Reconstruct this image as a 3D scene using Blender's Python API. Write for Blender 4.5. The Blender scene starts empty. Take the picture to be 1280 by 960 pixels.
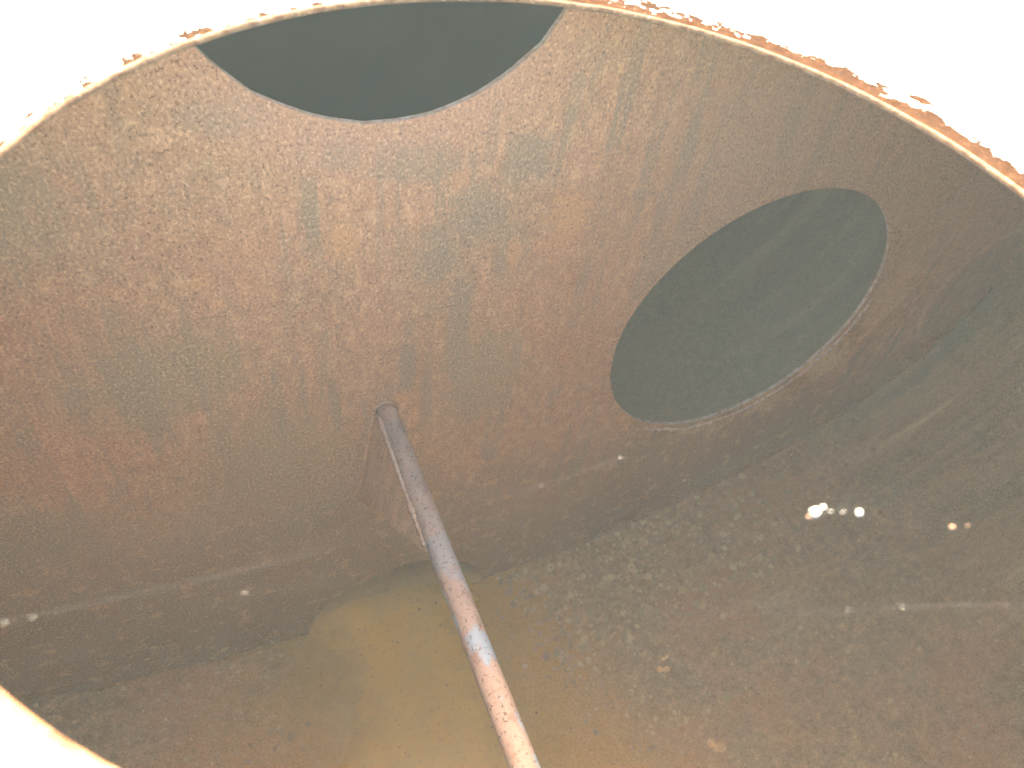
import bpy, bmesh, math, random
from mathutils import Vector, Matrix, noise
from mathutils.geometry import delaunay_2d_cdt

R = math.radians
sc = bpy.context.scene
col = sc.collection

# ------------------------------------------------------------------ camera
PITCH, YAW, ROLL = R(47.7144), R(29.3601), R(9.8055)
CAM = Vector((-0.1762, -0.62, 0.7944))
FPX = 950.0                                     # focal length in pixels of the 1280-wide photograph
fw = Vector((math.sin(YAW) * math.cos(PITCH), math.cos(YAW) * math.cos(PITCH), -math.sin(PITCH)))
rt0 = Vector((math.cos(YAW), -math.sin(YAW), 0))
up0 = rt0.cross(fw)
RT = math.cos(ROLL) * rt0 + math.sin(ROLL) * up0
UP = -math.sin(ROLL) * rt0 + math.cos(ROLL) * up0
FW = fw
cd = bpy.data.cameras.new('camera')
cam = bpy.data.objects.new('camera', cd)
col.objects.link(cam)
m = Matrix((RT, UP, -FW)).transposed().to_4x4()
m.translation = CAM
cam.matrix_world = m
cd.sensor_fit = 'HORIZONTAL'
cd.sensor_width = 36.0
cd.lens = FPX / 1280 * 36.0
cd.clip_start = 0.005
cd.clip_end = 500
cd.dof.use_dof = True
cd.dof.focus_distance = 0.86
cd.dof.aperture_fstop = 8.0                     # a phone's wide pupil, about 3 mm
sc.camera = cam

# ------------------------------------------------------------------ sky, sun, exposure
SUN_EL, SUN_AZ = R(54), R(8)                   # azimuth from +Y towards +X
w = bpy.data.worlds.new('World')
sc.world = w
w.use_nodes = True
wn = w.node_tree
bg = wn.nodes['Background']
sky = wn.nodes.new('ShaderNodeTexSky')
sky.sky_type = 'NISHITA'
sky.sun_disc = False
sky.sun_elevation = SUN_EL
sky.sun_rotation = SUN_AZ
sky.air_density = 1.0
sky.dust_density = 4.0
sky.ozone_density = 0.5
wn.links.new(sky.outputs[0], bg.inputs[0])
bg.inputs[1].default_value = 0.15
sd = bpy.data.lights.new('sun', 'SUN')
sd.energy = 2.0
sd.angle = R(0.53)
sd.color = (1.0, 0.92, 0.80)
sun = bpy.data.objects.new('sun', sd)
col.objects.link(sun)
sdir = Vector((math.sin(SUN_AZ) * math.cos(SUN_EL), math.cos(SUN_AZ) * math.cos(SUN_EL), math.sin(SUN_EL)))
sun.rotation_euler = sdir.to_track_quat('Z', 'Y').to_euler()
sun.location = sdir * 8
vs = sc.view_settings
vs.view_transform = 'Standard'
vs.look = 'None'
vs.exposure = 4.4
vs.use_white_balance = True
vs.white_balance_temperature = 7600
vs.gamma = 1.0
vs.use_curve_mapping = False
sc.render.engine = 'CYCLES'
cy = sc.cycles
cy.max_bounces = 9
cy.diffuse_bounces = 6
cy.glossy_bounces = 6
cy.transparent_max_bounces = 12
cy.volume_bounces = 1
cy.sample_clamp_indirect = 6.0
cy.adaptive_threshold = 0.02
cy.use_denoising = True
try:
    cy.denoiser = 'OPENIMAGEDENOISE'
except Exception:
    pass

# ------------------------------------------------------------------ dimensions (metres; tank axis = Y, baffle at y = 0)
A, B = 1.14, 0.58                               # inner half axes of the elliptical shell
TH = 0.0032                                      # plate thickness
Y0, Y1 = -1.30, 1.25                            # ends of the tank
RIMC = (-0.006, -0.369)                         # manhole centre
def rim_r(t):
    q = math.atan2(math.sin(t + 1.05), math.cos(t + 1.05))
    return 0.276 + 0.020 * math.cos(2 * t) - 0.003 * math.sin(2 * t) + .016 * math.exp(-(q / .45) ** 2)
def floor_z(x):
    return -B * math.sqrt(max(0.0, 1 - (x / A) ** 2))
def roof_z(x, o=0.0):
    return (B + o) * math.sqrt(max(0.0, 1 - (x / (A + o)) ** 2))

def ray(px, py):
    return (RT * ((px - 640) / FPX) + UP * (-(py - 480) / FPX) + FW)
def on_y(px, py, y=0.0):
    d = ray(px, py); return CAM + d * ((y - CAM.y) / d.y)
def on_z(px, py, z):
    d = ray(px, py); return CAM + d * ((z - CAM.z) / d.z)
def on_floor(px, py):
    d = ray(px, py)
    a = (d.x / A) ** 2 + (d.z / B) ** 2
    b = 2 * (CAM.x * d.x / A ** 2 + CAM.z * d.z / B ** 2)
    c = (CAM.x / A) ** 2 + (CAM.z / B) ** 2 - 1
    return CAM + d * ((-b + math.sqrt(b * b - 4 * a * c)) / (2 * a))

# ------------------------------------------------------------------ node helpers
class NT:
    def __init__(s, name):
        s.m = bpy.data.materials.new(name)
        s.m.use_nodes = True
        s.t = s.m.node_tree
        s.b = s.t.nodes['Principled BSDF']
        s.out = s.t.nodes['Material Output']
        s.co = s.n('ShaderNodeTexCoord').outputs['Object']
    def n(s, t, **k):
        x = s.t.nodes.new(t)
        for a, v in k.items(): setattr(x, a, v)
        return x
    def l(s, a, b):
        if isinstance(a, (int, float)): b.default_value = a
        elif isinstance(a, tuple): b.default_value = a if len(a) == len(b.default_value) else (*a, 1)
        else: s.t.links.new(a, b)
    def map(s, co, scale=(1, 1, 1), loc=(0, 0, 0), rot=(0, 0, 0), typ='POINT'):
        x = s.n('ShaderNodeMapping', vector_type=typ)
        s.l(co, x.inputs[0]); x.inputs['Location'].default_value = loc
        x.inputs['Rotation'].default_value = rot; x.inputs['Scale'].default_value = scale
        return x.outputs[0]
    def noise(s, co, scale, detail=4, rough=0.55, dist=0.0, color=False):
        x = s.n('ShaderNodeTexNoise'); s.l(co, x.inputs['Vector'])
        x.inputs['Scale'].default_value = scale; x.inputs['Detail'].default_value = detail
        x.inputs['Roughness'].default_value = rough; x.inputs['Distortion'].default_value = dist
        return x.outputs['Color' if color else 'Fac']
    def vor(s, co, scale, feature='F1', out='Distance', rnd=1.0):
        x = s.n('ShaderNodeTexVoronoi', feature=feature); s.l(co, x.inputs['Vector'])
        x.inputs['Scale'].default_value = scale; x.inputs['Randomness'].default_value = rnd
        return x.outputs[out]
    def rng(s, v, a, b, c=0.0, d=1.0, smooth=True):
        x = s.n('ShaderNodeMapRange', interpolation_type='SMOOTHSTEP' if smooth else 'LINEAR', clamp=True)
        s.l(v, x.inputs[0])
        for i, q in enumerate((a, b, c, d)): x.inputs[1 + i].default_value = q
        return x.outputs[0]
    def mth(s, op, a, b=0.0, clamp=False):
        x = s.n('ShaderNodeMath', operation=op, use_clamp=clamp); s.l(a, x.inputs[0]); s.l(b, x.inputs[1])
        return x.outputs[0]
    def mix(s, f, a, b, mode='MIX'):
        x = s.n('ShaderNodeMix', data_type='RGBA', blend_type=mode)
        s.l(f, x.inputs[0]); s.l(a, x.inputs[6]); s.l(b, x.inputs[7])
        return x.outputs[2]
    def sep(s, v):
        x = s.n('ShaderNodeSeparateXYZ'); s.l(v, x.inputs[0]); return x.outputs
    def warp(s, co, scale, amt, detail=3):
        nz = s.noise(co, scale, detail, color=True)
        a = s.n('ShaderNodeVectorMath', operation='SUBTRACT'); s.l(nz, a.inputs[0]); a.inputs[1].default_value = (.5, .5, .5)
        b = s.n('ShaderNodeVectorMath', operation='SCALE'); s.l(a.outputs[0], b.inputs[0]); b.inputs[3].default_value = amt
        c = s.n('ShaderNodeVectorMath', operation='ADD'); s.l(co, c.inputs[0]); s.l(b.outputs[0], c.inputs[1])
        return c.outputs[0]
    def spot(s, co, loc, size, rot=(0, 0, 0)):
        x = s.n('ShaderNodeTexGradient', gradient_type='SPHERICAL')
        s.l(s.map(co, size, loc, rot, 'TEXTURE'), x.inputs[0])
        return x.outputs['Fac']
    def spots(s, co, lst):
        r = None
        for loc, size in lst:
            g = s.spot(co, loc, size)
            r = g if r is None else s.mth('MAXIMUM', r, g)
        return r
    def bump(s, hgt, strength, dist, prev=None):
        x = s.n('ShaderNodeBump'); s.l(hgt, x.inputs['Height'])
        x.inputs['Strength'].default_value = strength; x.inputs['Distance'].default_value = dist
        if prev is not None: s.l(prev, x.inputs['Normal'])
        return x.outputs[0]
    def fin(s, color, rough=0.8, normal=None, spec=0.3):
        s.l(color, s.b.inputs['Base Color']); s.l(rough, s.b.inputs['Roughness'])
        s.b.inputs['Specular IOR Level'].default_value = spec
        if normal is not None: s.l(normal, s.b.inputs['Normal'])
        return s.m

# ------------------------------------------------------------------ materials
def grain(N, co, c, pale=(.70, .51, .37), dark=(.12, .06, .04), amt=1.0, sc_=1.0, zs=1.0, clus=None, tone=None):
    """granular rust: dark pits and pale grains a few millimetres across"""
    f1 = N.noise(N.map(co, (1, 1, zs)), 340 * sc_, 2, .75)
    f2 = N.noise(N.map(co, (1, 1, zs), (3.1, 7.7, 1.3)), 230 * sc_, 2, .7)
    c = N.mix(N.mth('MULTIPLY', N.rng(f1, .53, .68), .62 * amt), c, pale)
    c = N.mix(N.mth('MULTIPLY', N.rng(f1, .47, .32), .60 * amt), c, dark)
    if clus is not None: f2 = N.mth('ADD', f2, N.mth('MULTIPLY', N.mth('SUBTRACT', clus, .5), .30))
    pit = N.rng(f2, .60, .69)
    c = N.mix(N.mth('MULTIPLY', pit, .72 * amt), c, dark)
    if tone: c = N.mix(1.0, c, tone, 'MULTIPLY')
    return c, f1, pit

def mat_baffle():
    N = NT('rusted_baffle_steel'); co = N.co
    nb = N.noise(co, 34, 5, .72)                       # breaks every stain edge
    nbs = N.mth('MULTIPLY', N.mth('SUBTRACT', nb, .5), 2.2)
    def patch(lst, lo=.15, hi=.55, k=1.0):
        return N.rng(N.mth('ADD', N.spots(co, lst), N.mth('MULTIPLY', nbs, k)), lo, hi)
    gx0 = N.sep(co)
    big = N.noise(co, 4.2, 4, .62)
    c = N.mix(N.rng(big, .38, .62), (.43, .262, .172), (.375, .255, .162))
    c = N.mix(N.mth('MULTIPLY', N.rng(N.mth('ADD', nb, N.mth('MULTIPLY', big, .5)), .70, .95), .5), c, (.46, .245, .145))
    md = N.noise(N.map(co, (1, 1, .6), (8, 3, 6)), 75, 4, .72)      # centimetre mottling
    c = N.mix(N.mth('MULTIPLY', N.rng(md, .51, .64), .6), c, (.60, .40, .275))
    c = N.mix(N.mth('MULTIPLY', N.rng(md, .48, .36), .55), c, (.25, .15, .10))
    # vertical run-off streaks
    st = N.noise(N.map(co, (34, 34, 2.4)), 1.0, 4, .68)
    c = N.mix(N.mth('MULTIPLY', N.mth('MULTIPLY', N.rng(st, .48, .62), N.rng(big, .60, .40)), .75), c, (.24, .205, .15))
    c = N.mix(N.mth('MULTIPLY', N.rng(st, .44, .30), .35), c, (.50, .325, .205))
    # stains with a place of their own
    gb = patch([((.10, 0, .31), (.065, .2, .075)), ((.085, 0, .15), (.03, .2, .16)), ((.14, 0, .25), (.04, .2, .09)),
                ((-.045, 0, .40), (.04, .2, .035)), ((.03, 0, .385), (.11, .2, .045)), ((.05, 0, .26), (.05, .2, .08)),
                ((.15, 0, .37), (.05, .2, .06)), ((-.14, 0, .45), (.07, .2, .04)), ((.02, 0, .10), (.02, .2, .12))], .25, .75, .7)
    c = N.mix(N.mth('MULTIPLY', gb, .7), c, (.262, .222, .172))
    ol = patch([((-.15, 0, -.04), (.17, .2, .23)), ((-.25, 0, .15), (.17, .2, .13)), ((.12, 0, .04), (.11, .2, .15)),
                ((-.12, 0, -.18), (.13, .2, .12)), ((-.37, 0, .40), (.15, .2, .15)), ((-.47, 0, -.08), (.17, .2, .13))], .1, .8, .45)
    c = N.mix(N.mth('MULTIPLY', ol, .72), c, (.275, .245, .17))
    og = patch([((-.194, 0, .278), (.020, .1, .018)), ((-.178, 0, .245), (.013, .1, .013)), ((-.048, 0, .302), (.03, .1, .06)),
                ((.145, 0, .246), (.02, .1, .07)), ((.21, 0, .28), (.05, .1, .09)), ((.012, 0, .03), (.03, .1, .035)), ((.03, 0, -.02), (.013, .1, .05))], .3, .8, .8)
    c = N.mix(N.mth('MULTIPLY', og, .55), c, (.56, .325, .16))
    rd = patch([((-.36, 0, .24), (.20, .2, .13)), ((-.17, 0, .31), (.13, .2, .08)), ((-.40, 0, .05), (.12, .2, .06)), ((.3, 0, .06), (.15, .2, .12)), ((.24, 0, .22), (.10, .2, .16))], .1, .8, .6)
    c = N.mix(N.mth('MULTIPLY', rd, .30), c, (.42, .235, .145))
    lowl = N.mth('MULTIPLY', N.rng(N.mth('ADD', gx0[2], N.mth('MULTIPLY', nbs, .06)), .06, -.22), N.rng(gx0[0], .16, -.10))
    c = N.mix(N.mth('MULTIPLY', lowl, .72), c, (.25, .225, .165))  # olive tone of the lower left, with shade put into it too
    tn = patch([((.80, 0, -.13), (.10, .2, .10)), ((.71, 0, -.21), (.10, .2, .06)), ((.87, 0, .02), (.09, .2, .14)), ((.56, 0, -.235), (.10, .2, .03))], .25, .8, .8)
    c = N.mix(N.mth('MULTIPLY', tn, .7), c, (.58, .43, .29))
    # pinkish rust round the top cut-out
    pk = N.mth('ADD', N.spot(co, (0, 0, .6175), (.29, .4, .29)), N.mth('MULTIPLY', nbs, .14))
    c = N.mix(N.mth('MULTIPLY', N.rng(pk, .05, .34), .6), c, (.41, .245, .185))
    # greyer scaled steel towards the side of the tank
    gx = N.sep(co)
    gy = N.rng(N.mth('ADD', gx[0], N.mth('MULTIPLY', nbs, .07)), .22, .46)
    gy = N.mth('MULTIPLY', gy, N.rng(gx[2], -.06, .24))
    c = N.mix(N.mth('MULTIPLY', gy, .6), c, (.40, .33, .26))
    fr_ = N.spot(co, (1.10, 0, -.02), (.12, .2, .14))
    c = N.mix(N.mth('MULTIPLY', N.rng(fr_, .04, .25), .38), c, (.20, .195, .15))
    c = N.mix(N.mth('MULTIPLY', N.mth('MULTIPLY', N.rng(fr_, .0, .04), N.rng(fr_, .05, .10, 1, 0)), .3), c, (.52, .45, .34))
    # a darker band along the bottom, broken by pale scabs
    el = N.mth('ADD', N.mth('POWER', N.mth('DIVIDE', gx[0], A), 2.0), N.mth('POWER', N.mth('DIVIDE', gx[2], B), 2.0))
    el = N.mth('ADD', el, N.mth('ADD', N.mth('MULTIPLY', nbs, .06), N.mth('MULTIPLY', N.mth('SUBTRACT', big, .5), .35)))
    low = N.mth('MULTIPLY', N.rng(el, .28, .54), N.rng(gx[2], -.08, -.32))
    low = N.mth('MAXIMUM', low, N.mth('MULTIPLY', N.rng(N.mth('ADD', gx[2], N.mth('MULTIPLY', nbs, .05)), -.12, -.27), .85))  # deepened below the gusset, its shadow put into the colour
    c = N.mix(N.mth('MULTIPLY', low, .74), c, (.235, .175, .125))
    scab = N.mth('MULTIPLY', N.rng(nb, .55, .60), N.rng(gx[2], -.02, -.25))
    c = N.mix(N.mth('MULTIPLY', scab, .5), c, (.52, .385, .265))
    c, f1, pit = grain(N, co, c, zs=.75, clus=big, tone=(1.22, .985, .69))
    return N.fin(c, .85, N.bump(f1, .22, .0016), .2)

def mat_shell():
    N = NT('rusted_shell_steel'); co = N.co
    nb = N.noise(co, 26, 5, .72); nbs = N.mth('MULTIPLY', N.mth('SUBTRACT', nb, .5), 2.2)
    big = N.noise(co, 3.4, 4, .6)
    xx = N.sep(co)
    c = N.mix(N.rng(big, .38, .62), (.43, .275, .18), (.315, .255, .185))
    side = N.rng(N.mth('ADD', xx[2], N.mth('MULTIPLY', nbs, .04)), -.46, -.20)
    c = N.mix(N.mth('MULTIPLY', side, .75), c, (.32, .28, .22))
    cal = N.rng(side, 0, 1, 1, .3)
    st = N.noise(N.map(co, (1.2, 15, 1.2)), 1.0, 5, .62)
    c = N.mix(N.mth('MULTIPLY', N.mth('MULTIPLY', N.rng(st, .50, .62), side), .7), c, (.21, .205, .16))
    c = N.mix(N.mth('MULTIPLY', N.mth('MULTIPLY', N.rng(st, .47, .36), side), .75), c, (.56, .48, .37))
    md = N.noise(N.map(co, loc=(8, 3, 6)), 70, 4, .72)
    c = N.mix(N.mth('MULTIPLY', N.mth('MULTIPLY', N.rng(md, .51, .64), cal), .6), c, (.52, .38, .265))
    c = N.mix(N.mth('MULTIPLY', N.mth('MULTIPLY', N.rng(md, .48, .36), cal), .55), c, (.22, .14, .095))
    edge = N.mth('MULTIPLY', N.rng(N.mth('ABSOLUTE', N.mth('SUBTRACT', nb, .60)), .0, .022, 1, 0), N.rng(big, .48, .60))
    c = N.mix(N.mth('MULTIPLY', edge, .7), c, (.60, .49, .36))
    c = N.mix(N.mth('MULTIPLY', N.rng(nb, .44, .34), .45), c, (.22, .145, .10))
    red = N.mth('MULTIPLY', N.rng(N.mth('ADD', big, N.mth('MULTIPLY', nbs, .12)), .50, .36), N.rng(xx[2], -.30, -.46))
    c = N.mix(N.mth('MULTIPLY', red, .6), c, (.40, .245, .155))
    # shell beyond the baffle tinted olive-grey, lightened in place of light there
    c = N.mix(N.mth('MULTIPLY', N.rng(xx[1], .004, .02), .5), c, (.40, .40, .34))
    # ochre silt left along the lowest line of the tank
    sx = N.mth('ADD', xx[0], N.mth('MULTIPLY', xx[1], .18))
    e = N.mth('ADD', N.mth('ABSOLUTE', sx), N.mth('ADD', N.mth('MULTIPLY', nbs, .05), N.mth('MULTIPLY', N.mth('SUBTRACT', big, .5), .35)))
    silt = N.mth('MULTIPLY', N.rng(e, .12, .40, 1, 0), N.rng(xx[2], -.48, -.53))
    silt = N.mth('MULTIPLY', silt, N.rng(xx[1], .0, .09, 1, .12))  # silt fades behind the baffle, standing in for the shadow there
    c = N.mix(N.mth('MULTIPLY', silt, .88), c, (.48, .32, .09))
    c, f1, pit = grain(N, co, c, amt=.62, tone=(1.02, .74, .45))
    return N.fin(c, .85, N.bump(N.mth('ADD', f1, nb), .4, .0022), .2)

def mat_end():
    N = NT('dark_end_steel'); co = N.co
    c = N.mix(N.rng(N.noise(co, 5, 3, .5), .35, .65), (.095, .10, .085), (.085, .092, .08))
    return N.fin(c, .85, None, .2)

def rim_dist(N, co):  # metres outward from the manhole's edge
    v = N.map(co, (1 / .296, 1 / .256, 0), (-RIMC[0] / .296, -RIMC[1] / .256, 0))
    L = N.n('ShaderNodeVectorMath', operation='LENGTH'); N.l(v, L.inputs[0])
    return N.mth('MULTIPLY', N.mth('SUBTRACT', L.outputs['Value'], 1.0), .276)

def mat_paint():
    N = NT('white_tank_paint'); co = N.co
    d = rim_dist(N, co)
    n1 = N.noise(co, 75, 5, .7); n2 = N.noise(N.map(co, loc=(4, 2, 1)), 16, 3, .6); n3 = N.noise(co, 260, 3, .7)
    xs = N.sep(co)
    wide = N.rng(xs[0], -.1, .25, .0, 1.0)
    wd = N.mth('ADD', N.mth('MULTIPLY', N.mth('SUBTRACT', n1, .5), .10), N.mth('MULTIPLY', N.mth('SUBTRACT', n2, .5), .03))
    wd = N.mth('ADD', N.mth('MULTIPLY', wd, N.rng(xs[1], -.50, -.38)), N.mth('ADD', N.rng(xs[1], -.50, -.38, -.004, .010), N.mth('MULTIPLY', N.mth('MULTIPLY', wide, N.rng(xs[1], -.50, -.38)), .018)))
    rust = N.rng(N.mth('SUBTRACT', d, wd), -.001, .0015, 1, 0)
    w2 = N.warp(co, 110, .02, 3)
    sp = N.spots(w2, [((.3135, -.2649, .56), (.013, .013, .2)), ((.158, -.132, .58), (.006, .008, .2)), ((.2174, -.186, .575), (.004, .004, .2)), ((.19, -.165, .575), (.003, .003, .2)),
                      ((.26, -.235, .57), (.003, .003, .2))])
    rust = N.mth('MAXIMUM', rust, N.rng(sp, .25, .4))
    speck = N.mth('MULTIPLY', N.rng(n3, .68, .74), N.rng(d, .005, .06, 1, 0))
    rust = N.mth('MAXIMUM', rust, speck)
    halo = N.rng(N.mth('SUBTRACT', d, wd), .0, .03, 1, 0)
    base = N.mix(N.rng(n2, .35, .7), (.80, .79, .75), (.74, .72, .66))
    base = N.mix(N.mth('MULTIPLY', N.mth('MULTIPLY', halo, .35), N.rng(xs[1], -.50, -.38)), base, (.62, .50, .34))
    rc = N.mix(N.rng(n1, .4, .65), (.026, .0105, .0042), (.015, .0062, .0028))
    rc = N.mix(N.rng(n3, .52, .7), rc, (.048, .024, .011))
    c = N.mix(rust, base, rc)
    h = N.mth('SUBTRACT', N.mth('MULTIPLY', N.noise(co, 300, 3), .3), rust)
    N.fin(c, N.rng(rust, 0, 1, .45, .95), N.bump(h, .5, .0012), .4)
    N.l(N.rng(rust, 0, 1, .35, .0), N.b.inputs['Specular IOR Level'])
    return N.m

def mat_cut(name, a, b, hi=(.58, .42, .30)):
    N = NT(name); co = N.co
    n1 = N.noise(co, 120, 4, .7)
    c = N.mix(N.rng(n1, .4, .62), a, b)
    c = N.mix(N.mth('MULTIPLY', N.rng(N.noise(co, 300, 2), .56, .7), .6), c, hi)
    return N.fin(c, .85, N.bump(n1, .6, .002), .1)

def mat_pipe():
    N = NT('rusty_pipe_sky_glints'); co = N.co
    nb = N.noise(co, 46, 5, .72)
    lo = N.noise(N.map(co, (1, .55, 1), (3, 1, 0)), 32, 3, .6)
    yy = N.sep(co)[1]
    c = N.mix(N.rng(lo, .42, .58), (.28, .17, .118), (.235, .152, .112))
    # pale blue-grey sky glints put into the colour
    amt = N.mth('MULTIPLY', N.rng(lo, .48, .58), N.rng(yy, -.16, -.40, .0, 1.0))
    c = N.mix(N.mth('MULTIPLY', amt, .9), c, (.19, .23, .255))
    c = N.mix(N.mth('MULTIPLY', N.rng(nb, .53, .62), .9), c, (.215, .115, .075))
    c = N.mix(N.mth('MULTIPLY', N.rng(yy, -.05, -.005), .75), c, (.38, .20, .115))
    c = N.mix(N.mth('MULTIPLY', N.rng(yy, -.20, -.215), N.rng(yy, -.26, -.245)), c, (.22, .175, .15))
    dk = N.noise(co, 230, 2, .7)
    c = N.mix(N.mth('MULTIPLY', N.rng(dk, .58, .68), .75), c, (.05, .025, .017))
    h = N.mth('ADD', nb, dk)
    return N.fin(c, N.mth('SUBTRACT', .85, N.mth('MULTIPLY', amt, .45)), N.bump(h, .5, .0016), .25)

def mat_gusset():
    N = NT('rusted_gusset_steel'); co = N.co
    st = N.noise(N.map(co, (50, 50, 8)), 1.0, 4, .65)
    c = N.mix(N.rng(st, .4, .65), (.66, .46, .30), (.52, .38, .255))
    c, sp, pit = grain(N, co, c, amt=.9, tone=(1.1, .97, .78))
    return N.fin(c, .82, N.bump(sp, .3, .002), .25)

def mat_flakes():
    N = NT('loose_rust_flakes')
    at = N.n('ShaderNodeVertexColor', layer_name='tint').outputs[0]
    c = N.mix(N.mth('MULTIPLY', N.rng(N.noise(N.co, 300, 3, .7), .5, .75), .3), at, (.30, .16, .08))
    return N.fin(N.mix(1.0, c, (.86, .84, .78), 'MULTIPLY'), .85, N.bump(N.noise(N.co, 300, 3), .5, .001), .1)

def mat_water():
    N = NT('ochre_puddle_water'); co = N.co
    xx = N.sep(co)
    n = N.noise(co, 9, 5, .65)
    e = N.mth('ADD', N.mth('ABSOLUTE', xx[0]), N.mth('MULTIPLY', N.mth('SUBTRACT', n, .5), .16))
    op = N.mth('MULTIPLY', N.rng(e, .04, .26, .80, 0.0), N.rng(N.mth('ABSOLUTE', xx[0]), .20, .27, 1, 0))
    c = N.mix(N.rng(n, .38, .62), (.66, .35, .06), (.58, .335, .075))
    c = N.mix(N.mth('MULTIPLY', N.rng(N.noise(co, 120, 3, .7), .54, .70), .35), c, (.24, .15, .06))
    N.fin(c, .35, None, .25)
    op = N.mth('MULTIPLY', op, N.rng(xx[1], -.02, .09, 1, .12))  # thins out behind the baffle, shade put into the opacity
    N.l(op, N.b.inputs['Alpha'])
    return N.m

def mat_plain(name, colr, rough=.8, var=.25, scale=40):
    N = NT(name)
    c = N.mix(N.rng(N.noise(N.co, scale, 4), .35, .65), colr, tuple(v * (1 - var) for v in colr))
    return N.fin(c, rough, N.bump(N.noise(N.co, scale * 4, 3), .3, .001))

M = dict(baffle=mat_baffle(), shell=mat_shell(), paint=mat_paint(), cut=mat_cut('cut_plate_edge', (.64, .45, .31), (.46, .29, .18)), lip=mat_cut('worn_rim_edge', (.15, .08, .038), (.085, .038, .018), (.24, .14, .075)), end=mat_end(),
         pipe=mat_pipe(), gusset=mat_gusset(), flakes=mat_flakes(), water=mat_water(),
         weld=mat_cut('rusted_weld_bead', (.40, .24, .16), (.30, .175, .115)), eweld=mat_cut('orange_weld_bead', (.42, .22, .12), (.33, .17, .09)),
         orange=mat_plain('orange_rust_flake', (.80, .43, .18), .85, .25, 90),
         speck=mat_plain('dark_debris', (.11, .065, .035), .8),
         dust=mat_plain('pale_web_dust', (.50, .45, .36), .9, .1),
         rdust=mat_plain('rusty_web_dust', (.16, .09, .05), .9, .1),
         silk=mat_plain('spider_silk', (.20, .19, .17), .6, .05),
         ground=mat_plain('pale_dry_ground', (.42, .38, .31), .95, .2, 3))

# ------------------------------------------------------------------ object helpers
def link(name, me, mats, parent=None, smooth=False, **props):
    o = bpy.data.objects.new(name, me); col.objects.link(o)
    for mm in (mats if isinstance(mats, (list, tuple)) else [mats]): me.materials.append(mm)
    if smooth:
        for p in me.polygons: p.use_smooth = True
    if parent: o.parent = parent
    for k, v in props.items(): o[k] = v
    return o
def from_bm(name, bm, mats, parent=None, smooth=False, **props):
    me = bpy.data.meshes.new(name); bm.to_mesh(me); bm.free()
    return link(name, me, mats, parent, smooth, **props)
def frame_for(t):
    a = Vector((0, 0, 1)) if abs(t.z) < .9 else Vector((1, 0, 0))
    u = t.cross(a).normalized(); return u, t.cross(u).normalized()
def tube(bm, pts, rads, seg=12, closed=False, jit=0.0, seed=0):
    rnd = random.Random(seed); rings = []; n = len(pts)
    for i, p in enumerate(pts):
        p = Vector(p)
        q = Vector(pts[(i + 1) % n] if closed or i < n - 1 else pts[i]); o = Vector(pts[i - 1] if closed or i > 0 else pts[i])
        u, v = frame_for((q - o).normalized())
        r = rads[i] if isinstance(rads, (list, tuple)) else rads
        rings.append([bm.verts.new(p + (u * math.cos(k * 2 * math.pi / seg) + v * math.sin(k * 2 * math.pi / seg)) * r * (1 + jit * rnd.uniform(-1, 1))) for k in range(seg)])
    for i in range(n if closed else n - 1):
        a, b = rings[i], rings[(i + 1) % n]
        for k in range(seg): bm.faces.new((a[k], a[(k + 1) % seg], b[(k + 1) % seg], b[k]))
    if not closed:
        bm.faces.new(rings[0][::-1]); bm.faces.new(rings[-1])
    return rings

# ------------------------------------------------------------------ ground (far below, only as support)
bm = bmesh.new(); bmesh.ops.create_circle(bm, cap_ends=True, segments=48, radius=30)
g = from_bm('ground', bm, M['ground'], None, kind='structure'); g.location.z = -0.80

# ------------------------------------------------------------------ tank
tank = bpy.data.objects.new('steel_tank', None); col.objects.link(tank)
tank['label'] = 'white painted elliptical steel tank, rusted inside, seen through its open round manhole'
tank['category'] = 'tank'
tank.empty_display_size = .1

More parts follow.
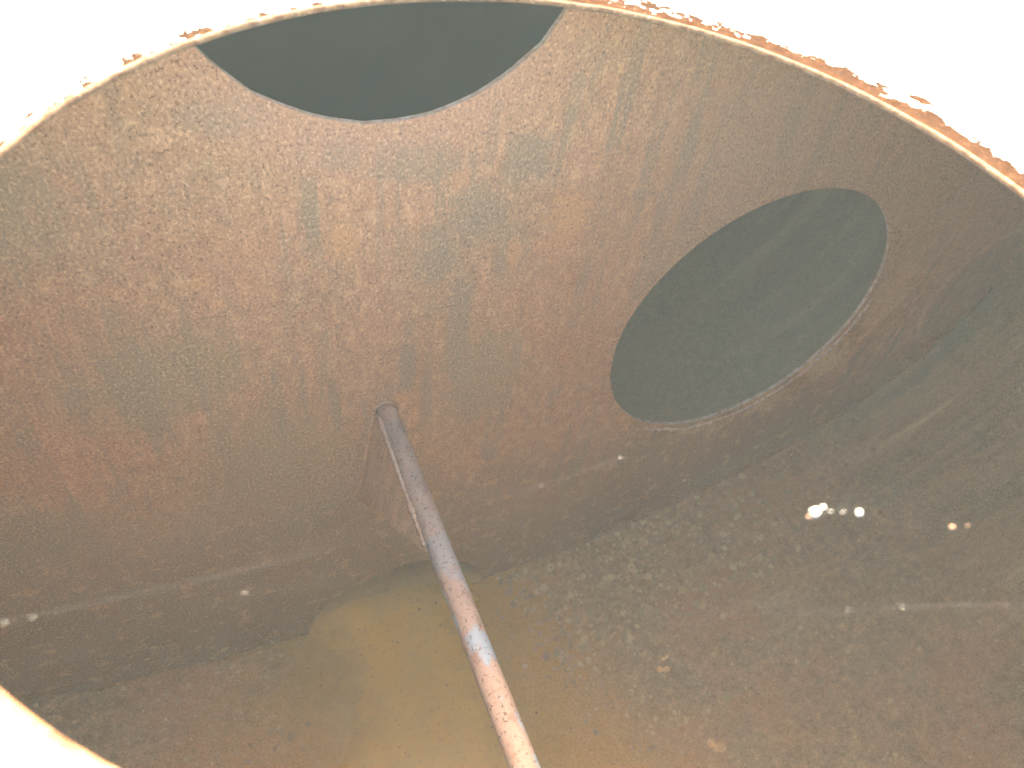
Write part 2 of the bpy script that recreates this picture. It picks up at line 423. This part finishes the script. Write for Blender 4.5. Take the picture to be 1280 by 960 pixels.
# shell: inner and outer elliptical skins with the manhole cut through them
rim_pts = []
rr_ = random.Random(4)
NR = 220
for k in range(NR):
    t = 2 * math.pi * k / NR
    r = rim_r(t) + .0008 * noise.noise(Vector((math.cos(t) * 9, math.sin(t) * 9, 0)))
    rim_pts.append((RIMC[0] + r * math.cos(t), RIMC[1] + r * math.sin(t)))
ADDED_HATCH = (-0.48, 1.04, .11)                         # unseen second opening, added to light the next compartment
added_hatch_pts = [(ADDED_HATCH[0] + ADDED_HATCH[2] * math.cos(2 * math.pi * k / 90), ADDED_HATCH[1] + ADDED_HATCH[2] * math.sin(2 * math.pi * k / 90)) for k in range(90)]
def shell_skin(o, flip):
    """one skin as a strip around the section; the crown strip is triangulated round the manhole"""
    bm = bmesh.new()
    X0 = .72
    a, b = A + o, B + o
    th0 = math.acos(X0 / a)
    NS = 150
    ys = [Y0 + (Y1 - Y0) * i / 40 for i in range(41)]
    rings = []
    for i in range(NS + 1):
        th = th0 - (2 * math.pi - (math.pi - 2 * th0)) * i / NS
        rings.append([bm.verts.new((a * math.cos(th), y, b * math.sin(th))) for y in ys])
    for i in range(NS):
        for j in range(40):
            f = (rings[i][j], rings[i][j + 1], rings[i + 1][j + 1], rings[i + 1][j])
            bm.faces.new(f)
    vs_, es = [], []
    xs = [-X0 + 2 * X0 * i / 60 for i in range(61)]
    def loop(pts):
        n0 = len(vs_); vs_.extend(pts); k = len(pts)
        es.extend([(n0 + i, n0 + (i + 1) % k) for i in range(k)])
    outer = [(x, Y0) for x in xs] + [(X0, y) for y in ys[1:]] + [(x, Y1) for x in xs[::-1][1:]] + [(-X0, y) for y in ys[::-1][1:-1]]
    loop(outer); loop(rim_pts); loop(added_hatch_pts)
    ins = []
    for x in xs[1:-1]:
        for y in ys[1:-1]:
            ang = math.atan2(y - RIMC[1], x - RIMC[0])
            if math.hypot(x - RIMC[0], y - RIMC[1]) > rim_r(ang) + .012 and math.hypot(x - ADDED_HATCH[0], y - ADDED_HATCH[1]) > ADDED_HATCH[2] + .012: ins.append((x, y))
    vs_.extend(ins)
    v2, e2, f2, *_ = delaunay_2d_cdt([Vector(p) for p in vs_], es, [], 0, 1e-6)
    nv = [bm.verts.new((p.x, p.y, b * math.sqrt(1 - (p.x / a) ** 2))) for p in v2]
    for f in f2:
        cx = sum(v2[i].x for i in f) / 3; cy_ = sum(v2[i].y for i in f) / 3
        ang = math.atan2(cy_ - RIMC[1], cx - RIMC[0])
        if all(abs(math.hypot(v2[i].x - RIMC[0], v2[i].y - RIMC[1]) - rim_r(math.atan2(v2[i].y - RIMC[1], v2[i].x - RIMC[0]))) < .0015 for i in f): continue
        if math.hypot(cx - RIMC[0], cy_ - RIMC[1]) < rim_r(ang) - .0015 or math.hypot(cx - ADDED_HATCH[0], cy_ - ADDED_HATCH[1]) < ADDED_HATCH[2] - .0005: continue
        bm.faces.new([nv[i] for i in f])
    bmesh.ops.remove_doubles(bm, verts=bm.verts, dist=1e-5)
    bmesh.ops.recalc_face_normals(bm, faces=bm.faces)
    bm.faces.ensure_lookup_table()
    f = min(bm.faces, key=lambda q: q.calc_center_median().z)
    outward = f.normal.z < 0
    if outward == flip: bmesh.ops.reverse_faces(bm, faces=bm.faces)
    return bm
from_bm('shell', shell_skin(TH, False), M['paint'], tank, True)
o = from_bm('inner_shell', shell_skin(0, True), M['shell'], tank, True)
o['label'] = 'rusted inner face of the tank shell'

# end plates
def end_plate(y, s):
    bm = bmesh.new()
    for yy, a, b in ((y, A + TH, B + TH), (y + s * TH, A + TH, B + TH)):
        vsx = [bm.verts.new((a * math.cos(2 * math.pi * k / 96), yy, b * math.sin(2 * math.pi * k / 96))) for k in range(96)]
        bm.faces.new(vsx)
    bm.verts.ensure_lookup_table()
    for k in range(96): bm.faces.new((bm.verts[k], bm.verts[(k + 1) % 96], bm.verts[96 + (k + 1) % 96], bm.verts[96 + k]))
    bmesh.ops.recalc_face_normals(bm, faces=bm.faces)
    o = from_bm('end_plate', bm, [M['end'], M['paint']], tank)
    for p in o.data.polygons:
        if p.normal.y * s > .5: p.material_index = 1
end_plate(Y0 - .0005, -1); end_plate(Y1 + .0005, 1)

# rounded cut edge of the manhole
bm = bmesh.new()
prof = [(-.0002, -.0003), (-.0007, .0003), (-.0009, .0016), (-.0006, .0028), (.0004, .0036), (.0018, .0035), (.0018, -.0003)]
rings = []
for k in range(NR):
    x, y = rim_pts[k]; t = math.atan2(y - RIMC[1], x - RIMC[0])
    d = Vector((math.cos(t), math.sin(t), 0))
    j = .0005 * noise.noise(Vector((math.cos(t) * 25, math.sin(t) * 25, 3)))
    rings.append([])
    for (u, v) in prof:
        px, py = x + d.x * (u + j), y + d.y * (u + j)
        rings[-1].append(bm.verts.new((px, py, roof_z(px) + v)))
for k in range(NR):
    a_, b_ = rings[k], rings[(k + 1) % NR]
    for i in range(len(prof) - 1): bm.faces.new((a_[i], b_[i], b_[i + 1], a_[i + 1]))
bmesh.ops.recalc_face_normals(bm, faces=bm.faces)
o = from_bm('manhole_edge', bm, M['lip'], tank, True)
o['label'] = 'worn rusty cut edge of the round manhole'

bm = bmesh.new()
rg = [[bm.verts.new((x, y, roof_z(x) + v)) for v in (-.0005, TH + .0005)] for x, y in added_hatch_pts]
for k in range(90): bm.faces.new((rg[k][0], rg[(k + 1) % 90][0], rg[(k + 1) % 90][1], rg[k][1]))
from_bm('added_hatch_edge', bm, M['lip'], tank, True)

# baffle plate with its cut-outs
def jag(t, amp, f, seed):
    return amp * (noise.noise(Vector((math.cos(t) * f, math.sin(t) * f, seed))) + .5 * noise.noise(Vector((math.cos(t) * f * 4, math.sin(t) * f * 4, seed + 5))))
holes = []
def circ(cx, cz, r, n, amp, f, seed, nicks=()):
    pts = []
    for k in range(n):
        t = 2 * math.pi * k / n
        q = r + jag(t, amp, f, seed)
        for (tn, wdt, dep) in nicks:
            dt = (t - tn + math.pi) % (2 * math.pi) - math.pi
            if 0 <= dt < wdt: q += dep * (1 - dt / wdt)
        pts.append((cx + q * math.cos(t), cz + q * math.sin(t)))
    return pts
H_TOP = (0.0, .6175, .1906)
H_SIDE = (.5702, .0316, .2396)
H_LOW = (.012, -.585, .168)
top_c = circ(*H_TOP, 260, .0006, 7, 1, ((R(232), .06, .0018), (R(262), .05, .0018), (R(318), .06, .0025)))
side_c = circ(*H_SIDE, 300, .0004, 9, 2)
low_c = circ(*H_LOW, 160, .0015, 5, 4)
def inside(p):
    return (p[0] / A) ** 2 + (p[1] / B) ** 2 < .9995
ell = [(A * math.cos(2 * math.pi * k / 400), B * math.sin(2 * math.pi * k / 400)) for k in range(400)]
def notch(outline, hole, h):
    keep = [p for p in outline if math.hypot(p[0] - h[0], p[1] - h[1]) > h[2] + .002]
    # rotate so that the gap lies at the end
    gi = max(range(len(keep)), key=lambda i: math.hypot(keep[i][0] - keep[i - 1][0], keep[i][1] - keep[i - 1][1]))
    keep = keep[gi:] + keep[:gi]
    arc = [p for p in hole if inside(p)]
    gi = max(range(len(arc)), key=lambda i: math.hypot(arc[i][0] - arc[i - 1][0], arc[i][1] - arc[i - 1][1]))
    arc = arc[gi:] + arc[:gi]
    if math.hypot(arc[0][0] - keep[-1][0], arc[0][1] - keep[-1][1]) > math.hypot(arc[-1][0] - keep[-1][0], arc[-1][1] - keep[-1][1]): arc = arc[::-1]
    return keep + arc
outl = notch(notch(ell, top_c, H_TOP), low_c, H_LOW)
BT = .006
vs_, es = [], []
loops = []
for lp in (outl, side_c):
    n0 = len(vs_); vs_ += lp; k = len(lp); loops.append(range(n0, n0 + k))
    es += [(n0 + i, n0 + (i + 1) % k) for i in range(k)]
v2, e2, f2, ov, oe, of = delaunay_2d_cdt([Vector(p) for p in vs_], es, [], 2, 1e-7)
def keepf(f):
    cx = sum(v2[i].x for i in f) / 3; cz = sum(v2[i].y for i in f) / 3
    for h in (H_SIDE, H_TOP, H_LOW):
        if all(abs(math.hypot(v2[i].x - h[0], v2[i].y - h[1]) - h[2]) < .0055 for i in f): return False
    return math.hypot(cx - H_SIDE[0], cz - H_SIDE[1]) > H_SIDE[2] - .004
bm = bmesh.new()
fr = [bm.verts.new((p.x, 0, p.y)) for p in v2]
bk = [bm.verts.new((p.x, BT, p.y)) for p in v2]
used = {}
for f in f2:
    if not keepf(f): continue
    bm.faces.new([fr[i] for i in f]); bm.faces.new([bk[i] for i in f][::-1])
    for i in range(3):
        e = (f[i], f[(i + 1) % 3]); used[tuple(sorted(e))] = used.get(tuple(sorted(e)), 0) + 1
for (i, j), c in used.items():
    if c == 1:
        fc = bm.faces.new((fr[i], fr[j], bk[j], bk[i])); fc.material_index = 1
bmesh.ops.recalc_face_normals(bm, faces=bm.faces)
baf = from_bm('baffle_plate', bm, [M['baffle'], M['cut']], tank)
baf['label'] = 'rusty upright baffle plate with a round side hole and cut-outs at top and bottom'

# lumpy scale ridge below the side hole
def ridge(name, pts, r, seed, mat, parent, jit=.25, seg=8, **props):
    rnd = random.Random(seed); bm = bmesh.new()
    rs = [max(.0004, r * (.55 + .9 * abs(noise.noise(Vector((i * .35, seed, 0)))) + .2 * rnd.random())) for i in range(len(pts))]
    rs[0] *= .3; rs[-1] *= .3
    tube(bm, pts, rs, seg, False, jit, seed)
    return from_bm(name, bm, mat, parent, True, **props)
pts = []
for k in range(120):
    t = R(238) + R(120) * k / 119
    q = H_SIDE[2] + .011 + .004 * noise.noise(Vector((k * .11, 1, 0))) + .0035 * math.sin(k / 119 * math.pi)
    pts.append((H_SIDE[0] + q * math.cos(t), -.0003, H_SIDE[1] + q * math.sin(t)))
ridge('scale_ridge', pts, .0032, 3, M['cut'], baf, .4)
# fillet weld between baffle and shell
pts = []
for k in range(700):
    t = R(-82) + R(80) * k / 699
    pts.append((A * .997 * math.cos(t), -.001, B * .996 * math.sin(t)))
ridge('weld_bead', pts, .0035, 9, M['shell'], tank, .3)
pts = [(A * .997 * math.cos(R(-98 - 50 * k / 399)), -.001, B * .996 * math.sin(R(-98 - 50 * k / 399))) for k in range(400)]
ridge('weld_bead', pts, .0035, 10, M['shell'], tank, .3)

# stay pipe and its gusset
P0 = Vector((-.008, .0, .020)); P1 = Vector((-.006, -.468, .033))
PD = (P1 - P0).normalized(); PR = .0138
bm = bmesh.new()
n = 90
pts = [P0 + PD * (1.29 * i / (n - 1)) for i in range(n)]
tube(bm, pts, [PR * (1 + .012 * noise.noise(Vector((i * .6, 0, 0)))) for i in range(n)], 28, False, .004, 1)
pipe = from_bm('stay_pipe', bm, M['pipe'], tank, True)
pipe['label'] = 'thin rusty stay pipe with pale blue sky glints put into its colour'
bm = bmesh.new()
ga = Vector((-.020, 0, .022)); gb = Vector((-.050, 0, -.174)); gc = Vector((-.019, -.212, .020)); gd = gc + Vector((-.001, .004, -.012))
nrm = (gb - ga).cross(gc - ga).normalized()
fv = [[bm.verts.new(p + nrm * s) for p in (ga, gb, gd, gc)] for s in (-.002, .002)]
bm.faces.new(fv[0]); bm.faces.new(fv[1][::-1])
for i in range(4): bm.faces.new((fv[0][i], fv[0][(i + 1) % 4], fv[1][(i + 1) % 4], fv[1][i]))
bmesh.ops.recalc_face_normals(bm, faces=bm.faces)
bmesh.ops.bevel(bm, geom=bm.edges[:], offset=.0007, segments=2, affect='EDGES')
from_bm('gusset_plate', bm, M['gusset'], tank)['label'] = 'triangular rusty gusset plate under the stay pipe'
# welds: along the pipe, round the pipe end, down the gusset
pts = [ga.lerp(gc, .06 + .94 * k / 59) + Vector((-.0005, 0, .0035)) for k in range(60)]
ridge('weld_bead', pts, .0058, 21, M['weld'], tank, .15)
u, v = frame_for(PD)
pts = [P0 + PD * .002 + (u * math.cos(t) + v * math.sin(t)) * (PR + .001) for t in [2 * math.pi * k / 40 for k in range(40)]]
ridge('weld_bead', pts + pts[:1], .0032, 22, M['eweld'], tank, .4)
pts = [ga.lerp(gb, k / 49) + Vector((-.003, -.0005, 0)) for k in range(50)]
ridge('weld_bead', pts, .0022, 23, M['gusset'], tank, .3)

# saddles the tank lies on
for y in (-.8, .75):
    bm = bmesh.new()
    top = [(x, -(B + TH + .001) * math.sqrt(1 - (x / (A + TH + .001)) ** 2)) for x in [-.6 + 1.2 * k / 30 for k in range(31)]]
    prf = top + [(.6, -.80), (-.6, -.80)]
    f0 = bm.faces.new([bm.verts.new((x, y - .05, z)) for x, z in prf])
    ex = bmesh.ops.extrude_face_region(bm, geom=[f0])
    bmesh.ops.translate(bm, vec=(0, .1, 0), verts=[q for q in ex['geom'] if isinstance(q, bmesh.types.BMVert)])
    bmesh.ops.recalc_face_normals(bm, faces=bm.faces)
    from_bm('saddle', bm, M['cut'], tank)

# ------------------------------------------------------------------ puddle
WZ = -.5615
bm = bmesh.new()
nx, ny = 40, 60
def wx(z): return A * math.sqrt(1 - (z / B) ** 2)
X = wx(WZ) + .004
gr = [[bm.verts.new((-X + 2 * X * i / nx, Y0 + .002 + (Y1 - Y0 - .004) * j / ny, WZ)) for j in range(ny + 1)] for i in range(nx + 1)]
for i in range(nx):
    for j in range(ny): bm.faces.new((gr[i][j], gr[i + 1][j], gr[i + 1][j + 1], gr[i][j + 1]))
from_bm('puddle', bm, M['water'], None, True, label='shallow ochre muddy puddle along the bottom of the tank', category='puddle', kind='stuff')

# ------------------------------------------------------------------ loose rust
def flake(bm, p, nrm, r, rnd, th, lay=None, tint=None, k=None, squash=1.0):
    u, v = frame_for(nrm); a0 = rnd.uniform(0, 6.28); k = k or rnd.randint(4, 7)
    ring = [(a0 + 6.283 * i / k + rnd.uniform(-.35, .35), r * rnd.uniform(.6, 1.15)) for i in range(k)]
    up = [bm.verts.new(p + u * math.cos(a) * q + v * math.sin(a) * q * squash + nrm * th) for a, q in ring]
    dn = [bm.verts.new(p + u * math.cos(a) * q * 1.05 + v * math.sin(a) * q * 1.05 * squash) for a, q in ring]
    fs = [bm.faces.new(up)] + [bm.faces.new((dn[i], dn[(i + 1) % k], up[(i + 1) % k], up[i])) for i in range(k)]
    if lay:
        for f in fs:
            for lp in f.loops: lp[lay] = (*tint, 1)
rnd = random.Random(11)
bm = bmesh.new(); lay = bm.loops.layers.float_color.new('tint')
pal = [(.50, .275, .135), (.56, .33, .15), (.44, .235, .10), (.42, .27, .12), (.60, .38, .19), (.48, .29, .13), (.37, .205, .09)]
cnt = 0
while cnt < 6000:
    x = rnd.uniform(-.75, .95); y = -abs(rnd.gauss(0, .16)) - .004 if rnd.random() < .6 else rnd.uniform(-.8, 0)
    dens = (.95 if x > .17 else .25 if x < -.2 else .05) * (1.0 if x < .7 else .35)
    dens *= .35 + 1.3 * max(0, noise.noise(Vector((x * 7, y * 7, 2))) + .25)
    if abs(x + .15 * y) < .21: dens *= .08
    if rnd.random() > dens or y < -.85: continue
    z = floor_z(x); nrm = Vector((x / A ** 2 * -1, 0, -z / B ** 2)).normalized()
    nn = (nrm + Vector((rnd.gauss(0, .12), rnd.gauss(0, .12), rnd.gauss(0, .12)))).normalized()
    r = min(.009, .0010 + rnd.expovariate(1 / (.0024 if .15 < x < .75 and y > -.22 else .0014)))
    flake(bm, Vector((x, y, z)) + nrm * .0002, nn, r, rnd, rnd.uniform(.0003, .0012), lay, rnd.choice(pal))
    cnt += 1
from_bm('loose_rust_scale', bm, M['flakes'], None, label='loose flaky brown rust scale lying over the tank floor', category='rust', kind='stuff')

bm = bmesh.new(); lay = bm.loops.layers.float_color.new('tint'); rnd = random.Random(23); cnt = 0
while cnt < 900:                                   # scabs of rust clinging to the foot of the baffle
    x = rnd.uniform(-.8, 1.05); up = abs(rnd.gauss(0, .05)); z = floor_z(x) + up
    if math.hypot(x - H_LOW[0], z - H_LOW[1]) < H_LOW[2] + .012: continue
    if rnd.random() > .12 + 2.2 * max(0, noise.noise(Vector((x * 9, z * 22, 7)))): continue
    nn = Vector((rnd.gauss(0, .18), -1, rnd.gauss(0, .18))).normalized()
    flake(bm, Vector((x, -.0003, z)), nn, .0012 + abs(rnd.gauss(0, .0024)), rnd, rnd.uniform(.0004, .0015), lay, rnd.choice(pal), None, .6)
    cnt += 1
from_bm('rust_scabs', bm, M['flakes'], baf, kind='stuff')
bm = bmesh.new(); rnd = random.Random(5)
for _ in range(170):
    x = rnd.gauss(0.0, .13); y = rnd.uniform(-.5, .05)
    if abs(x) > .24: continue
    flake(bm, Vector((x, y, WZ + .0002)), Vector((0, 0, 1)), .0006 + abs(rnd.gauss(0, .0007)), rnd, .0004)
from_bm('debris_specks', bm, M['speck'], None, label='dark specks of debris floating on the ochre puddle', category='debris', kind='stuff')

def big_flake(px, py, lobes, label):
    p = on_floor(px, py); nrm = Vector((-p.x / A ** 2, 0, -p.z / B ** 2)).normalized()
    u, v = frame_for(nrm); rnd = random.Random(int(px))
    pts = []
    for k in range(40):
        t = 2 * math.pi * k / 40
        r = max(l[2] * max(.15, math.cos(t - l[0])) ** l[1] for l in lobes) * (1 + .12 * noise.noise(Vector((k * .7, px, 0))))
        pts.append((r * math.cos(t), r * math.sin(t)))
    bm = bmesh.new()
    def P_(x, y, h): return RT.cross(nrm).cross(nrm).normalized() * -x + RT.cross(nrm).normalized() * -y + nrm * (h + .0015 + .002 * noise.noise(Vector((x * 120, y * 120, px))))
    pts = [(x * 1.15, y * 1.15) for x, y in pts]
    up = [bm.verts.new(P_(x, y, .0018)) for x, y in pts]; dn = [bm.verts.new(P_(x, y, 0)) for x, y in pts]
    c1 = bm.verts.new(P_(0, 0, .0026)); c0 = bm.verts.new(P_(0, 0, 0))
    for k in range(40):
        j = (k + 1) % 40
        bm.faces.new((up[k], up[j], c1)); bm.faces.new((dn[j], dn[k], c0)); bm.faces.new((dn[k], dn[j], up[j], up[k]))
    bmesh.ops.recalc_face_normals(bm, faces=bm.faces)
    o = from_bm('rust_flake', bm, M['orange'], None, label=label, category='rust flake', group='orange flakes on the tank floor')
    o.location = p
big_flake(894, 932, [(R(150), 1.2, .013), (R(-20), 1.5, .016), (R(-90), 2.5, .010)], 'butterfly-shaped orange rust flake, lowest in view on the tank floor')
big_flake(829, 837, [(R(180), 1.5, .011), (R(0), 1.5, .011), (R(-60), 2, .006)], 'oval orange rust flake beside a smaller one on the tank floor')
big_flake(832, 823, [(R(40), 1.5, .006), (R(200), 1.5, .007)], 'small orange rust flake just beyond the oval one')

# ------------------------------------------------------------------ cobweb strands across the manhole
def web(pix, z, name_label, blobs, thick=.00008, ends=()):
    root = bpy.data.objects.new('cobweb_strand', None); col.objects.link(root)
    root['label'] = name_label; root['category'] = 'cobweb'; root['group'] = 'dusty cobweb strands across the manhole'
    root.empty_display_size = .02
    pts = []
    for i, (px, py) in enumerate(pix):
        zz = z[i] if isinstance(z, (list, tuple)) else z
        pts.append(on_z(px, py, zz))
    pts = list(ends[0:1]) + pts + list(ends[1:2])
    fine = []
    for i in range(len(pts) - 1):
        p0 = pts[max(0, i - 1)]; p1 = pts[i]; p2 = pts[i + 1]; p3 = pts[min(len(pts) - 1, i + 2)]
        for k in range(8):
            t = k / 8
            fine.append(.5 * ((2 * p1) + (p2 - p0) * t + (2 * p0 - 5 * p1 + 4 * p2 - p3) * t * t + (3 * p1 - p0 - 3 * p2 + p3) * t ** 3))
    fine.append(pts[-1])
    bm = bmesh.new(); tube(bm, fine, thick, 5)
    from_bm('thread', bm, M['silk'], root, True)
    for i, (px, py, zz, r, el, mt) in enumerate(blobs):
        c = on_z(px, py, zz); bm = bmesh.new()
        bmesh.ops.create_icosphere(bm, subdivisions=2, radius=1)
        for vv in bm.verts:
            q = 1 + .35 * noise.noise(vv.co * 1.7 + Vector((px, py, 0)))
            l = vv.co * q * r
            vv.co = RT * l.x * el + UP * l.y + FW * l.z
        o = from_bm('dust_clump', bm, M[mt], root, True); o.location = c
    return root
ZW = .572
def to_rim(p, q):
    d = (q - p); d.z = 0; d.normalize(); r = q.copy()
    for _ in range(2000):
        r += d * .0005
        if math.hypot(r.x - RIMC[0], r.y - RIMC[1]) > rim_r(math.atan2(r.y - RIMC[1], r.x - RIMC[0])): break
    r.z = roof_z(r.x) + .002
    return r
web([(-40, 792), (219, 732), (359, 699), (560, 641), (676, 607), (775, 572), (850, 543)], [.572, .566, .56, .55, .54, .53, .51],
    'long faint cobweb strand slanting across the left and middle', [(5, 778, .572, .00022, 1, 'dust'), (41, 771, .572, .00009, 4, 'dust'), (676, 607, .54, .0002, 1, 'dust'), (775, 572, .53, .00024, 1, 'dust')],
    .000010, ends=(Vector((-.268, -.50, .571)), on_y(905, 524) + Vector((0, -.001, 0))))
web([(306, 741), (403, 720)], [.56, .55], 'short cobweb strand with two pale dust dots before the dark lower baffle',
    [(306, 741, .56, .00018, 1, 'dust'), (403, 720, .55, .00013, 1, 'dust')], .000003, ends=(Vector((-.262, -.505, .571)), on_y(470, 690) + Vector((0, -.001, 0))))
web([(1000, 652), (1020, 640), (1075, 640), (1110, 651), (1190, 659), (1225, 655)], ZW, 'bright sunlit cobweb strand with white dust clumps on the right',
    [(1019, 640, ZW, .0017, 1.05, 'dust'), (1011, 646, ZW, .0007, 1.3, 'rdust'), (1029, 634, ZW, .0007, 1.2, 'dust'), (1038, 639, ZW, .00013, 7.0, 'dust'), (1054, 640, ZW, .00012, 7.0, 'dust'), (1074, 641, ZW, .0012, .95, 'dust'), (1190, 659, ZW, .0007, 1.7, 'rdust'), (1210, 657, ZW, .0003, 2.5, 'rdust')],
    .000008, ends=(Vector((-.004, -.30, .042)), to_rim(on_z(1190, 659, ZW), on_z(1225, 655, ZW))))
web([(880, 772), (960, 768), (1060, 763), (1130, 760), (1225, 755), (1300, 757)], ZW, 'faint level cobweb strand below the bright one on the right',
    [(905, 769, ZW, .00016, 1.2, 'dust'), (1060, 762, ZW, .00014, 1, 'dust'), (1128, 759, ZW, .00011, 3, 'dust'), (1258, 758, ZW, .00012, 1.6, 'dust')],
    .000012, ends=(Vector((-.004, -.40, .046)), to_rim(on_z(1060, 763, ZW), on_z(1300, 757, ZW))))

# ------------------------------------------------------------------ haze volume, added to imitate lens veiling glare
HAZE = 0.022
bm = bmesh.new(); bmesh.ops.create_cube(bm, size=1)
hz = from_bm('haze', bm, [], None, label='thin pale haze added in place of lens glare', category='haze', kind='stuff')
hz.scale = (62, 62, 2.9); hz.location = (0, 0, -1.85 + 1.45)
hm = bpy.data.materials.new('glare_veil'); hm.use_nodes = True
ht = hm.node_tree
for nd in list(ht.nodes):
    if nd.type != 'OUTPUT_MATERIAL': ht.nodes.remove(nd)
pv = ht.nodes.new('ShaderNodeVolumePrincipled')
pv.inputs['Color'].default_value = (.76, .95, .92, 1)
pv.inputs['Density'].default_value = HAZE
ht.links.new(pv.outputs[0], [q for q in ht.nodes if q.type == 'OUTPUT_MATERIAL'][0].inputs['Volume'])
hz.data.materials.append(hm)
